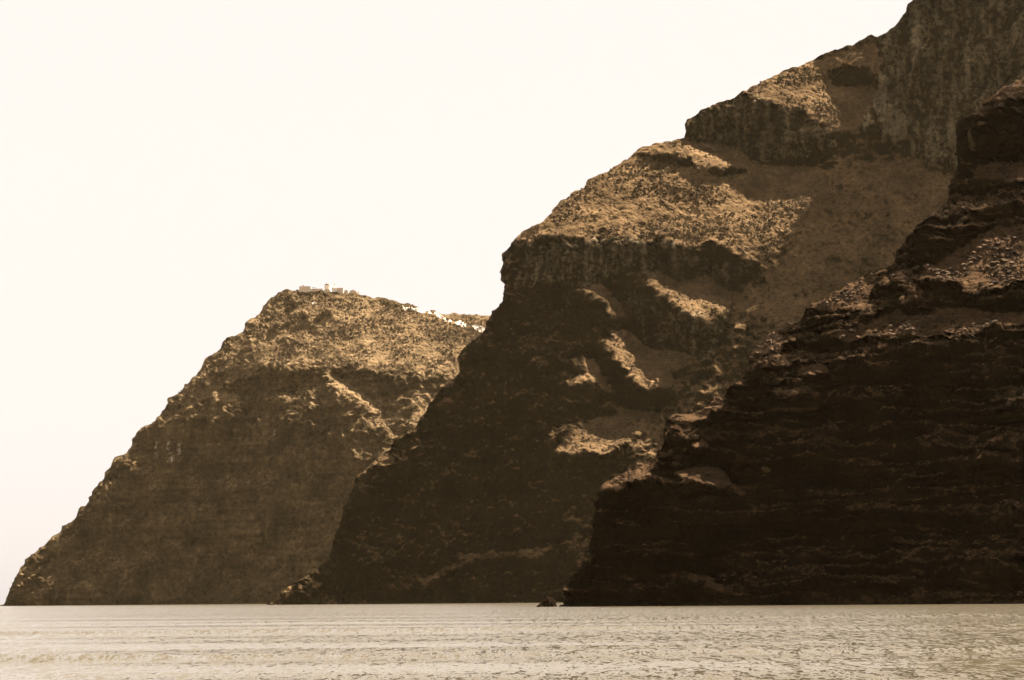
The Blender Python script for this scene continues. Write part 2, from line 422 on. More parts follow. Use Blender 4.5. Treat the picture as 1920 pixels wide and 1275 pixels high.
# ---- far headland
FAR_LINE = [(-6,1140),(8.6,1133),(17,1112),(27.6,1088),(34.5,1076),(39.7,1062),(46.6,1052),(57,1045),(74,1029.5),(93,1014),(112,1000),
 (115.6,988),(127.7,981),(143,971),(148,955),(165.6,941.5),(167,931),(178,916),(195,903.6),(196.7,888),(210.5,869),(221,857),(240,850),
 (247,838),(248.5,822.5),(257,812),(276,798),(300,781),(312,765.6),(314,750),(333,741),(345,731),(346,722),(359,710),(371,700),(378,690),
 (383,677),(415,650),(455,622),(460,607),(470,597),(500,569),(509,557.7),(523.5,549.4),(536.5,542.5),(545,544),(560,545),(578,544.5),(606,545),
 (622,548),(650,549.4),(674,553),(700,559),(731,563.5),(759,570.6),(782,575),(813,581),(827,589.4),(841,590),(876.6,591),(919,592),(1000,596),(1150,604)]
FAR_REG = [
 # upper slope of scree and scrub
 ([(470,590),(540,535),(620,540),(830,580),(1160,595),(1160,720),(848,707),(770,698),(707,695),(632,688),(594,686),(500,690),(430,720),(440,660)], .15, 1.25, .95, 9),
 ([(383,680),(455,620),(540,545),(560,560),(480,640),(400,720),(276,812),(300,781)], -.9, 1.0, .6, 6),
 ([(480,645),(545,600),(570,615),(520,640),(430,715),(290,815),(276,808),(400,725)], .3, 1.35, .95, 3),
 ([(407,752),(420,735),(455,740),(455,760)], .8, 2.6, .95, 3),
 ([(571,615),(613,580),(622,590),(594,610),(578,622)], -1.2, .4, .3, 3),
 ([(505,613),(566,585),(580,592),(530,620),(500,628)], -.8, .7, .5, 5),
 # dark cliff band under it
 ([(500,690),(594,690),(640,692),(710,699),(775,702),(850,710),(850,735),(770,735),(700,722),(630,700),(600,720),(500,735),(420,770)], -.1, .18, .1, 5),
 # left flank
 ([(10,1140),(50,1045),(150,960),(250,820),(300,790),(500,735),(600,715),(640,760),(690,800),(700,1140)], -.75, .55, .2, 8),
 # spur facets catching the sun
 ([(613,698),(632,705),(665,726),(695,754),(712,768),(700,778),(683,760),(662,740),(641,734),(618,714)], .8, 2.6, .9, 3),
 ([(693,789),(726,771),(763,740),(750,763),(715,792),(700,802)], .8, 2.6, .95, 3),
 ([(766,784),(803,749),(829,733),(830,760),(800,790),(780,800)], .8, 2.6, .95, 3),
 ([(720,765),(760,730),(850,735),(830,735),(800,752),(766,785),(720,800)], -.8, .8, .5, 4),
 ([(516,754),(530,738),(552,738),(558,754),(545,750)], .8, 2.6, .6, 2),
 ([(60,1078),(103,1043),(104,1050),(70,1082)], .8, 2.6, .9, 2),
 ([(112,1018),(155,984),(156,992),(116,1022)], .8, 2.6, .9, 2),
 ([(168,940),(200,908),(241,874),(240,884),(190,925)], .8, 2.6, .9, 2),
 ([(141,1056),(162,1046),(160,1054),(145,1062)], .8, 2.6, .9, 2),
 # lower terrace and cliff bands
 ([(250,935),(640,905),(660,918),(430,928),(250,950)], -.5, .15, .0, 4),
 ([(240,1000),(430,985),(530,1010),(520,1030),(400,1005),(240,1020)], -.5, .2, .0, 4),
]
FAR_PALE = [([(754,575),(780,578),(801,582),(799,587),(788,586),(777,583),(757,580)], 1.3), ([(813,585),(821,588),(835,595),(841,601),(850,604),(842,606),(834,600),(822,595)], 1.3),
 ([(855,606),(865,602),(880,611),(871,613),(859,610)], 1.1), ([(884,609),(901,610),(914,620),(908,629),(896,622),(890,617)], 1.15),
 ([(805,585),(808,584),(810,590),(807,590)], 1.0), ([(582,567),(590,563),(592,570),(585,571)], .6),
 ([(279,838),(300,825),(352,835),(350,872),(283,866)], .22), ([(512,804),(518,800),(523,831),(514,832)], .25), ([(380,905),(420,890),(470,905),(470,915),(390,915)], .18)]
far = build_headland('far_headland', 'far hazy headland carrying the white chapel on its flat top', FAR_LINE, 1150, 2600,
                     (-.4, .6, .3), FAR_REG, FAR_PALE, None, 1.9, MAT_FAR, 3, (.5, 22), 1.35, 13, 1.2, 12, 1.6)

# ---- middle headland
MID_LINE = [(500,1136),(513,1130),(526,1122),(527,1112.6),(539,1103),(555,1093),(568,1085),(585.6,1072),(606.6,1056),(619.5,1038),(626,1024),(629,1006),
 (639,991.5),(643,970.5),(644.6,954),(653,938),(666,919),(667,896),(673,890),(690.5,877),(706.6,862),(723,849),(739,840),(745,825),(758,815.5),
 (782.5,798),(784,790),(792,780),(800,770),(815,750),(835,728),(851.6,713),(858,669),(875,650),(909.6,624),(914,603),(924,584.5),(944,575),(945.7,557.5),
 (950,535.5),(941,528),(940,515),(944,498),(947,473),(958,454),(971,443),(985,432),(1007,421),(1035,400.6),(1049,378.6),(1066.5,372),(1079,358),
 (1095,353.5),(1101,339),(1117,331.6),(1142,320.6),(1164,306.5),(1182.6,294),(1195,281),(1214,275),(1245,267),(1283,262),(1285,243.5),(1283.5,233),
 (1296,222),(1320.6,205),(1356,189),(1380.6,180),(1405,166),(1440.6,148),(1479,130.6),(1511,118),(1550,99),(1589,85),(1620.6,72),(1631,66),(1642,69),
 (1665,62),(1680.6,46),(1696.5,26.5),(1700,10.6),(1712,0),(1714,-60),(1716,-200),(1720,-340),(1728,-480),(1760,-580),(1860,-640),(2200,-680)]
MID_REG = [
 # left flank, in its own shade
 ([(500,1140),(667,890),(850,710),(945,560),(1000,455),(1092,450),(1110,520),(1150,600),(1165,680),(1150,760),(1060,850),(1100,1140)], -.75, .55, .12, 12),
 # shaded talus valley on the right
 ([(1540,318),(1640,290),(1800,330),(2210,300),(2210,1140),(1180,1140),(1160,850),(1245,785),(1330,700),(1370,600),(1424,480),(1470,420)], -.2, .7, .7, 8),
 ([(1424,480),(1500,440),(1700,420),(2210,420),(2210,1140),(1180,1140),(1330,700),(1375,600)], -.4, .52, .7, 20),
 ([(1245,785),(1330,700),(1365,620),(1480,620),(1480,1140),(1160,1140),(1160,850)], -.9, .3, .5, 8),
 ([(1250,795),(1330,690),(1370,610),(1450,590),(1440,720),(1340,810)], -1.8, -.1, .35, 6),
 ([(1060,860),(1160,850),(1180,1140),(1080,1140)], -.6, .6, .4, 8),
 # upper slope
 ([(958,450),(1049,375),(1101,335),(1195,278),(1290,262),(1400,285),(1470,308),(1540,318),(1470,420),(1424,455),(1421,487),(1377,472),(1340,447),(1305,472),(1270,456),(1239,440),(1205,456),(1183,446),(1132,428),(1110,453),(1092,446),(1051,440),(1004,453)], .2, 1.5, .95, 6),
 ([(1283,262),(1356,262),(1419,308),(1545,318),(1500,360),(1400,350),(1290,300)], 1.3, 4.2, .95, 6),
 ([(1330,330),(1540,318),(1470,420),(1424,455),(1421,487),(1377,472),(1330,440)], .6, 2.0, .95, 6),
 # small ledges within it
 ([(1200,285),(1300,295),(1300,312),(1240,304),(1200,294)], -.2, .3, .5, 3),
 ([(1330,315),(1400,312),(1412,326),(1340,330)], -.2, .3, .5, 3),
 # cliff band
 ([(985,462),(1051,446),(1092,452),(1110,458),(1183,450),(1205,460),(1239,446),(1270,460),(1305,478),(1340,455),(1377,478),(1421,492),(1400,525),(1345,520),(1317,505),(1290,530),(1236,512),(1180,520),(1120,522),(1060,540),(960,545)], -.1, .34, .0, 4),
 ([(1101,679),(1117,667),(1126,685),(1150,735),(1132,738),(1121,707),(1070,728),(1095,697)], 1.6, 4.0, .72, 3),
 ([(1132,756),(1151,747),(1175,776),(1151,772)], 1.6, 4.0, .72, 3),
 ([(1165,540),(1215,530),(1260,580),(1330,625),(1360,600),(1370,620),(1330,690),(1297,660),(1226,655),(1180,620)], .2, .42, .2, 5),
 # spur ridge
 ([(1095,551),(1117,526),(1151,557),(1164,576),(1156,584),(1132,572)], 1.6, 4.0, .72, 3),
 ([(1130,560),(1164,576),(1160,600),(1145,595)], 1.6, 4.0, .72, 3),
 ([(1159,606),(1182,626),(1205,645),(1226,662),(1258,656),(1295,660),(1297,679),(1273,691),(1258,700),(1261,726),(1242,728),(1233,708),(1223,736),(1195,724),(1179,702),(1164,677),(1132,652),(1148,635)], 1.6, 4.0, .725, 5),
 ([(1214,512),(1236,512),(1267,530),(1295,532),(1317,506),(1339,522),(1365,548),(1371,564),(1358,596),(1339,583),(1327,612),(1299,590),(1267,574),(1248,555),(1226,533)], 1.6, 4.0, .725, 5),
 ([(1051,850),(1085,808),(1120,783),(1179,768),(1233,772),(1213,799),(1190,818),(1158,834),(1132,853),(1101,847)], 1.6, 4.0, 1.0, 4),
 # upper terrace
 ([(1391,178),(1480,131),(1665,62),(1655,140),(1640,190),(1600,245),(1553,249),(1540,227),(1500,207),(1462,200)], .6, 2.0, .95, 5),
 ([(1285,233),(1330,205),(1391,178),(1462,200),(1497,207),(1529,228),(1504,242),(1553,249),(1570,278),(1500,312),(1419,309),(1384,278),(1356,263),(1286,262)], .35, .38, .1, 4),
 ([(1557,127),(1624,127),(1638,152),(1589,166),(1560,162)], -.3, .2, .1, 3),
 ([(1498,236),(1540,232),(1560,250),(1530,256)], .3, 1.3, .6, 2),
 # the big cliff
 ([(1650,70),(1708,-5),(1708,-130),(1710,-400),(1740,-640),(2210,-760),(2210,310),(1800,320),(1700,290),(1645,250),(1636,190),(1650,130)], -.1, .1, .0, 5),
 # sunny rims
 ([(681,884),(706,862),(739,843),(749,834),(746,857),(739,874),(713,871),(694,878)], .4, 2.8, .8, 2),
 ([(526,1122),(552,1096),(556,1100),(535,1118)], .3, 2.8, .7, 2),
 ([(584,1100),(607,1086),(608,1095),(588,1104)], .3, 2.8, .7, 2),
 ([(1095,1010),(1000,1045),(900,1050),(800,1100),(790,1090),(880,1035),(990,1030)], -.6, 1.0, .6, 4),
]
MID_PALE = [([(1650,70),(1712,-5),(1760,-90),(2210,-240),(2210,310),(1800,320),(1700,290),(1645,250),(1636,190),(1650,130)], .40),  # broad cliff patches: haze put into the colour; small ones are pale rock
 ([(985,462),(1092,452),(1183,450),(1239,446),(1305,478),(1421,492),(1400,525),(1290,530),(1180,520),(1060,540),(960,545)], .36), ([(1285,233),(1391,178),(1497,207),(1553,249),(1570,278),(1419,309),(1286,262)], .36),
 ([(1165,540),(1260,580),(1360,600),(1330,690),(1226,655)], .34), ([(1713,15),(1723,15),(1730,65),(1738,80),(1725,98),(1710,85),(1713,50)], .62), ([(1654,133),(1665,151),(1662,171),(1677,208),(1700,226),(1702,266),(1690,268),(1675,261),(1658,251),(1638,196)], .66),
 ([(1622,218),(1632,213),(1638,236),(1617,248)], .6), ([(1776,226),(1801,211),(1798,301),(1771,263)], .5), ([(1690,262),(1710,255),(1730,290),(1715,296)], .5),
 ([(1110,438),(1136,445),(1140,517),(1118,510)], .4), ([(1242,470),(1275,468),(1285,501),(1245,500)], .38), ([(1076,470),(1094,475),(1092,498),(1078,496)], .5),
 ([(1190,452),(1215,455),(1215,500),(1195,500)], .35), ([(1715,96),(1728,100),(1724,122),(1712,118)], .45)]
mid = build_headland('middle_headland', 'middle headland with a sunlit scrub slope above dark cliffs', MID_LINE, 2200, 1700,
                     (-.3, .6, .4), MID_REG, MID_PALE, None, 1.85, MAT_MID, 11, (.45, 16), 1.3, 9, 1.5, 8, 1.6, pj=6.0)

# ---- near headland
NEAR_LINE = [(1056,1142),(1063.6,1132),(1064,1121),(1061,1101),(1069,1087.6),(1076,1076),(1084.6,1064),(1091,1052),(1101,1054),(1116.6,1050),(1106.5,1039),(1101,1027),
 (1105,1017),(1111.5,1006.7),(1111.5,986),(1118,963),(1120,953),(1114,946.6),(1123,936),(1130,922),(1125,915.6),(1138.5,905.5),(1162,895),(1182,882),
 (1202.6,872),(1229.6,861.6),(1234.6,851.5),(1248,841),(1245,821),(1248,801),(1250,787.5),(1256.6,779),(1273,774.6),(1297,775.6),(1314,770.6),(1334,759),
 (1354,748.7),(1368,737),(1385,722),(1395,706),(1396.6,692.6),(1402,668),(1417,655),(1445,627),(1476,606),(1491.5,606),(1510.5,585.6),(1524,568),(1555,553),
 (1597,529),(1645,511),(1660.6,503),(1678,492.5),(1681,465),(1697,449),(1710.6,437),(1719,420),(1726.5,416.5),(1751,402),(1769,388),(1779.5,363.6),(1797,310.6),
 (1794,270),(1797,229.5),(1822,215),(1843,205),(1843,192),(1868,178),(1885,162),(1920,145),(1960,138),(2050,150),(2150,170),(2300,215),(2420,250)]
NEAR_REG = [
 ([(1300,700),(2430,560),(2430,1200),(1040,1200),(1050,1000)], -1.1, .5, .15, 60),
 ([(1040,1200),(1100,930),(1300,780),(1400,1200)], -1.0, .3, .1, 40),
 ([(1700,700),(2430,560),(2430,1200),(1700,1200)], -1.2, .6, .15, 60),
 ([(1714,534),(1760,500),(1818,459),(1866,425),(1920,418),(2150,390),(2430,380),(2430,560),(2150,560),(1920,536),(1824,552),(1811,542),(1762,528),(1731,528)], -.2, 1.75, .95, 5),
 ([(1576,634),(1597,617),(1641,601),(1683,573),(1707,594),(1800,571),(1838,581),(1920,584),(2430,590),(2430,612),(1920,605),(1869,612),(1838,622),(1800,626),(1697,629),(1638,629),(1610,643),(1586,646)], .0, 1.9, .95, 4),
 ([(1683,573),(1714,536),(1731,530),(1811,544),(1824,554),(1920,540),(2430,562),(2430,588),(1920,582),(1838,579),(1800,569),(1707,592)], -1.2, .5, .2, 4),
 ([(1510,585),(1555,553),(1597,527),(1650,509),(1647,537),(1632,561),(1617,582),(1521,581)], .0, 1.8, .9, 4),
 ([(1414,672),(1417,656),(1445,626),(1476,605),(1491,606),(1477,641),(1466,660),(1445,657)], .1, 1.8, .9, 4),
 ([(1491,612),(1520,584),(1618,585),(1650,520),(1680,500),(1682,570),(1640,600),(1576,634),(1556,680),(1490,700),(1466,660)], -1.7, .8, .3, 4),
 ([(1396,711),(1490,712),(1510,692),(1555,681),(1557,702),(1521,707),(1493,718)], .6, 3.6, .8, 2),
 ([(1469,737),(1507,720),(1524,730),(1507,742)], .6, 3.6, .8, 2),
 ([(1256,781),(1283,774),(1317,769),(1358,749),(1356,767),(1331,784),(1283,792)], .6, 3.6, .9, 3),
 ([(1130,914),(1182,884),(1233,856),(1270,838),(1245,864),(1230,884),(1209,909),(1169,913),(1142,922)], .6, 3.6, .75, 3),
 ([(1296,836),(1317,825),(1345,846),(1317,840)], .6, 3.6, .9, 1),
 ([(1350,840),(1365,838),(1402,857),(1378,853)], .6, 3.6, .9, 1),
 ([(1254,870),(1283,860),(1285,866),(1268,871)], .6, 3.6, .9, 1),
 ([(1262,890),(1317,874),(1355,878),(1369,902),(1396,922),(1386,932),(1344,914),(1300,901)], 1.0, 3.8, .85, 2),
 ([(1266,1086),(1297,1073),(1331,1083),(1362,1104),(1352,1112),(1317,1096),(1292,1096)], 2.5, 7.0, .95, 2),
 ([(1825,325),(1850,306),(1920,302),(2150,298),(2430,290),(2430,345),(2150,350),(1920,340),(1850,337)], -.1, 1.8, .9, 3),
 ([(1797,229),(1843,200),(1885,160),(1960,128),(2430,240),(2430,300),(1960,175),(1900,190),(1850,215)], -.3, 1.5, .7, 3),
 ([(1797,310),(1795,230),(1850,215),(1900,190),(1960,175),(2430,300),(2430,300),(1920,302),(1850,306)], -1.2, .12, .0, 3),
]
NEAR_PALE = [([(1820,250),(1826,248),(1834,275),(1834,300),(1824,296)], .9)]
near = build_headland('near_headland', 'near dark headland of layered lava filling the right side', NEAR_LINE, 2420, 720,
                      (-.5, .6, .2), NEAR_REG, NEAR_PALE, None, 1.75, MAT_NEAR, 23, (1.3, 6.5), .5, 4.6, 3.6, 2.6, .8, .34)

# ------------------------------------------------------------------ low scrub on the slopes
def plant_points(h, n, min_soil, min_up, umin=-1e9, umax=1e9, vmin=-1e9, vmax=1e9, power=1.0):
    ok = h.inner & (h.soil > min_soil) & (h.nrm[:, 2] > min_up) & (h.pos[:, 2] > 2) & (h.pu > umin) & (h.pu < umax) & (h.pv > vmin) & (h.pv < vmax)
    ids = np.nonzero(ok)[0]
    p = h.pos[ids]
    clump = np.clip(.55+1.3*fbm(p[:, 0]/(70*h.mpp), p[:, 1]/(70*h.mpp), p[:, 2]/(70*h.mpp), 3), .05, 1.6)
    w = clump*h.soil[ids]**power; w /= w.sum()
    return rng.choice(ids, min(n, len(ids)), replace=False, p=w)

def scrub(name, label, h, ids, rmin, rmax, mat):
    n = len(ids)
    r = rmin+(rmax-rmin)*rng.random(n)**2.2
    k = 6; a = np.linspace(0, 2*np.pi, k, endpoint=False)
    ring = np.stack([np.cos(a), np.sin(a), np.zeros(k)], 1)
    tmpl = np.concatenate([ring*[.95, .95, 1]+[0, 0, -.2], ring*[.8, .8, 1]+[0, 0, .55], [[0, 0, .85]]])
    f = []
    for b in (0,):
        for i in range(k):
            j = (i+1) % k
            f += [(b+i, b+j, b+k+j), (b+i, b+k+j, b+k+i)]
    for i in range(k): f.append((k+i, k+(i+1) % k, 2*k))
    f = np.array(f)
    V = np.repeat(tmpl[None], n, 0)*(1+.34*rng.standard_normal((n, len(tmpl), 3)))
    th = rng.random(n)*6.28; c, s_ = np.cos(th)[:, None], np.sin(th)[:, None]
    V = np.stack([V[..., 0]*c-V[..., 1]*s_, V[..., 0]*s_+V[..., 1]*c, V[..., 2]*(.55+.5*rng.random((n, 1)))], -1)*r[:, None, None]
    V += h.pos[ids][:, None]
    F = (f[None]+(np.arange(n)*len(tmpl))[:, None, None]).reshape(-1, 3)
    tone_ = np.repeat(rng.random(n), len(tmpl))
    o = new_obj(name, mesh_from(name, V.reshape(-1, 3), tris=F, attrs={'tone': tone_}), mat)
    tag(o, label, None, None, 'stuff')

def scrub_mat(name, a, b_):
    m, nt, b = new_mat(name); N, L = nt.nodes, nt.links
    at = N.new('ShaderNodeAttribute'); at.attribute_name = 'tone'
    mx = N.new('ShaderNodeMixRGB'); mx.inputs[1].default_value = (*a, 1); mx.inputs[2].default_value = (*b_, 1)
    L.new(at.outputs['Fac'], mx.inputs[0])
    tc = N.new('ShaderNodeTexCoord'); nz = N.new('ShaderNodeTexNoise'); nz.inputs['Scale'].default_value = 2.5; nz.inputs['Detail'].default_value = 3
    L.new(tc.outputs['Object'], nz.inputs[0])
    m2_ = N.new('ShaderNodeMixRGB'); m2_.blend_type = 'MULTIPLY'; m2_.inputs[0].default_value = .7
    L.new(mx.outputs[0], m2_.inputs[1]); L.new(nz.outputs[0], m2_.inputs[2]); L.new(m2_.outputs[0], b.inputs['Base Color'])
    b.inputs['Roughness'].default_value = 1; b.inputs['Specular IOR Level'].default_value = .05
    return m
SCRUB = scrub_mat('dry_scrub', (.032, .022, .012), (.12, .083, .048))
SCRUB_NEAR = scrub_mat('dry_thorn_scrub', (.012, .0075, .004), (.11, .07, .04))
scrub('slope_scrub', 'dry scrub dotted over the slopes of the middle headland', mid, plant_points(mid, 24000, .35, .12, umax=1950), .25, 1.05, SCRUB)
scrub('plateau_scrub', 'dry scrub on the upper slope of the far headland', far, plant_points(far, 13000, .35, .12, umax=960), .3, 1.1, SCRUB)
scrub('ledge_scrub', 'low dry scrub and stones on the ledges of the near headland', near, plant_points(near, 11000, .35, .1, umax=2000), .13, .5, SCRUB_NEAR)

# ------------------------------------------------------------------ bushes and boulders one can pick out on the near headland
import bmesh
def lump_mesh(name, seed, sub, squash, rough_, facet, mat):
    bm = bmesh.new(); bmesh.ops.create_icosphere(bm, subdivisions=sub, radius=1)
    r = random.Random(seed)
    planes = [Vector((r.gauss(0, 1), r.gauss(0, 1), r.gauss(0, 1))).normalized() for _ in range(9)]
    off = [r.uniform(.55, .95) for _ in planes]
    for v in bm.verts:
        d = v.co.normalized(); q = 1.0
        if facet:
            for p_, o_ in zip(planes, off):
                c = d.dot(p_)
                if c > .05: q = min(q, o_/c)
        q *= 1+r.gauss(0, rough_)
        v.co = d*q; v.co.z *= squash
    me = bpy.data.meshes.new(name); bm.to_mesh(me); bm.free(); me.materials.append(mat)
    at = me.attributes.new('tone', 'FLOAT', 'POINT'); at.data.foreach_set('value', [r.random()*.4+.3*(seed % 3) for _ in me.vertices])
    return me
BOULDER = plain('pale_lava_boulder', (.05, .031, .018), 1, .5, 1.2, .01)  # one base tone, paler than the lava face
bush_meshes = [lump_mesh('bush', 40+i, 2, .68, .17, False, SCRUB_NEAR) for i in range(5)]
boulder_meshes = [lump_mesh('boulder', 70+i, 2, .75, .03, True, BOULDER) for i in range(5)]
def put(meshes, name, label, cat, group, h, ids, rmin, rmax):
    for q, i in enumerate(ids):
        o = bpy.data.objects.new(name, meshes[q % len(meshes)]); COL.objects.link(o)
        r = random.uniform(rmin, rmax)
        o.location = Vector(h.pos[i])+Vector((0, 0, r*.12)); o.scale = (r*random.uniform(.85, 1.25), r, r*random.uniform(.75, 1.1))
        o.rotation_euler = (random.uniform(-.2, .2), random.uniform(-.2, .2), random.uniform(0, 6.28))
        tag(o, label, cat, group)
put(bush_meshes, 'bush', 'rounded dry bush on the broad sunlit slope of the near headland at right', 'bush', 'bushes on the broad sunlit slope', near,
    plant_points(near, 120, .6, .2, 1720, 1915, 425, 545), .45, .95)
put(bush_meshes, 'bush', 'rounded dry bush on the long sunlit ledge above the dark layered cliff', 'bush', 'bushes on the long sunlit ledge', near,
    plant_points(near, 90, .6, .2, 1580, 1915, 570, 640), .45, .9)
put(bush_meshes, 'bush', 'small dry bush on the shoulder that forms the near headland skyline', 'bush', 'bushes on the skyline shoulder', near,
    plant_points(near, 50, .5, .2, 1415, 1655, 510, 670), .4, .8)
put(boulder_meshes, 'boulder', 'angular lava boulder among the rubble at the near headland left tip', 'boulder', 'boulders on the tip rubble', near,
    plant_points(near, 34, .4, .1, 1130, 1275, 835, 922), .35, .9)
put(boulder_meshes, 'boulder', 'angular lava boulder on the sunlit rubble fan below the arched ledges', 'boulder', 'boulders on the rubble fan', near,
    plant_points(near, 34, .4, .1, 1262, 1396, 872, 932), .35, .85)
put(boulder_meshes, 'boulder', 'lava boulder on the flat sunlit ledge jutting out above the tip', 'boulder', 'boulders on the jutting ledge', near,
    plant_points(near, 16, .4, .1, 1254, 1360, 748, 792), .35, .85)
put(boulder_meshes, 'boulder', 'lava boulder on the narrow pale ledge halfway up the near headland', 'boulder', 'boulders on the narrow ledge', near,
    plant_points(near, 16, .4, .1, 1396, 1558, 680, 742), .35, .8)
put(boulder_meshes, 'boulder', 'lava boulder on the lowest sunlit patch just above the water', 'boulder', 'boulders on the lowest patch', near,
    plant_points(near, 12, .4, .1, 1266, 1362, 1072, 1112), .3, .7)

def rock_mesh(name, prof, depth, seed, mat, cell=.22):
    """a rock from its outline (metres): rounded front to back, broken into facets"""
    xs = np.array([p[0] for p in prof]); zs = np.array([p[1] for p in prof])
    nu, nv = 46, 22
    X = np.linspace(xs[0], xs[-1], nu); H = np.interp(X, xs, zs)
    t = np.linspace(-math.pi*.5, math.pi*.5, nv)
    XX = np.repeat(X[:, None], nv, 1); HH = np.repeat(H[:, None], nv, 1); T = np.repeat(t[None], nu, 0)
    half = depth*.5*np.sqrt(np.clip(HH/max(zs), .02, 1))
    YY = half*np.sin(T); ZZ = (HH+.8)*np.cos(T)**.8-.8
    s_ = max(zs)
    n = .13*s_*fbm(XX/s_*2, YY/s_*2, ZZ/s_*2+seed, 4, .6, True); c1, c2, cr = cells(XX/(s_*cell*1.6)+seed, YY/(s_*cell*1.6), ZZ/(s_*cell*1.6))
    n = n+.12*s_*(cr-.5)
    d = np.stack([np.zeros_like(XX), np.sin(T), np.cos(T)*.55], -1)
    P = np.stack([XX, YY, ZZ], -1)+d*n[..., None]
    i = np.arange(nu*nv).reshape(nu, nv)
    q = np.stack([i[:-1, :-1], i[1:, :-1], i[1:, 1:], i[:-1, 1:]], -1).reshape(-1, 4)
    o = mesh_from(name, P.reshape(-1, 3), q); o.materials.append(mat); return o
WET = plain('wet_lava_rock', (.005, .003, .0015), .9, .5, 2.0, .01)
SEAROCK = plain('sea_stack_rock', (.008, .0045, .002), 1, .8, .9, .01)
def place_rock(name, label, u, v, Y, me):
    p = unproj(u, v, Y); o = bpy.data.objects.new(name, me); COL.objects.link(o); o.location = (p[0], p[1], max(0.0, 0)); tag(o, label, 'rock'); return o
YR = 800; k = YR/FPX
place_rock('sea_rock', 'black rock standing in the sea off the near headland tip', 1025, 1136, YR,
    rock_mesh('sea_rock', [(-20*k,.0),(-15*k,3*k),(-8*k,10*k),(-2*k,14*k),(1*k,18*k),(4*k,20*k),(8*k,16*k),(12*k,15*k),(16*k,11*k),(18*k,5*k),(19.5*k,0)], 4.5, 3, SEAROCK))
place_rock('sea_rock', 'low flat black rock at the waterline between the sea rock and the cliff', 1056, 1136, YR,
    rock_mesh('low_sea_rock', [(-9*k,0),(-6*k,3*k),(0,4*k),(6*k,4.5*k),(10*k,3*k),(12*k,0)], 3, 8, WET))
pb, nb_ = near.surf(1442, 880)
o = bpy.data.objects.new('boulder', lump_mesh('large_boulder', 91, 3, .7, .04, True, BOULDER)); COL.objects.link(o)
o.location = Vector(pb)+Vector((0, -1.0, 0)); o.scale = (2.3, 1.8, .95); o.rotation_euler = (.1, .35, .4)
tag(o, 'large pale boulder alone on the dark layered face of the near headland', 'boulder')

# ------------------------------------------------------------------ white chapel and houses on the far headland
LIME = plain('limewash', (.78, .70, .60), .9, .06, .8)
LIME_SHADED = plain('shaded_limewash', (.60, .47, .34), .9, .08, .8)  # limewash on shaded walls, the tan shade is put into the colour
DOME = plain('dark_dome_paint', (.030, .024, .02), .6, .2, .8)
HOLE = plain('dark_opening', (.02, .016, .012), .7, .2, 1)
def empty(name, loc): 
    o = bpy.data.objects.new(name, None); COL.objects.link(o); o.location = loc; o.empty_display_size = 2; return o
def box_me(name, x0, x1, y0, y1, z0, z1, bev=.06):
    bm = bmesh.new(); bmesh.ops.create_cube(bm, size=1)
    for v in bm.verts:
        v.co = Vector((x0+(v.co.x+.5)*(x1-x0), y0+(v.co.y+.5)*(y1-y0), z0+(v.co.z+.5)*(z1-z0)))
    if bev: bmesh.ops.bevel(bm, geom=bm.edges[:], offset=bev, segments=2, affect='EDGES')
    me = bpy.data.meshes.new(name); bm.to_mesh(me); bm.free(); return me
def vault_me(name, w, d, z0, spring, n=20, y0=0, rise=None):
    """barrel-vaulted house: straight wall up to the springing, round top, closed gables"""
    r = w/2; rise = rise or r
    prof = [(-r, z0)]+[(-r*math.cos(math.pi*i/n), spring+rise*math.sin(math.pi*i/n)) for i in range(n+1)]+[(r, z0)]
    m = len(prof)
    V = [(x, y0, z) for x, z in prof]+[(x, y0+d, z) for x, z in prof]
    F = [tuple(range(m)), tuple(range(2*m-1, m-1, -1))]+[(i, m+i, m+(i+1) % m, (i+1) % m) for i in range(m)]
    me = bpy.data.meshes.new(name); me.from_pydata(V, [], F); me.update(); return me
def drum_me(name, r, z0, z1, n=28, taper=1.0):
    V = [(r*math.cos(2*math.pi*i/n), r*math.sin(2*math.pi*i/n), z0) for i in range(n)]+[(taper*r*math.cos(2*math.pi*i/n), taper*r*math.sin(2*math.pi*i/n), z1) for i in range(n)]
    F = [(i, (i+1) % n, n+(i+1) % n, n+i) for i in range(n)]+[tuple(range(n-1, -1, -1)), tuple(range(n, 2*n))]
    me = bpy.data.meshes.new(name); me.from_pydata(V, [], F); me.update(); return me
def dome_me(name, r, z0, h, n=28, m=8):
    V = []; F = []
    for j in range(m):
        a = math.pi/2*j/m
        V += [(r*math.cos(a)*math.cos(2*math.pi*i/n), r*math.cos(a)*math.sin(2*math.pi*i/n), z0+h*math.sin(a)) for i in range(n)]
    V.append((0, 0, z0+h))
    for j in range(m-1): F += [(j*n+i, j*n+(i+1) % n, (j+1)*n+(i+1) % n, (j+1)*n+i) for i in range(n)]
    F += [((m-1)*n+i, (m-1)*n+(i+1) % n, m*n) for i in range(n)]
    me = bpy.data.meshes.new(name); me.from_pydata(V, [], F); me.update()
    me.polygons.foreach_set('use_smooth', [True]*len(F)); return me
def part(name, me, mat, parent, loc=(0, 0, 0)):
    o = new_obj(name, me, mat, parent); o.location = loc; return o
RY = far.surf(610, 549)[0][1]
K = RY/FPX                                            # metres per photo pixel at the ridge
def site(u, v, back=0.0):
    """spot on the ridge whose floor is at photo row v"""
    Y = RY+back; p = unproj(u, v, Y); return tuple(p)
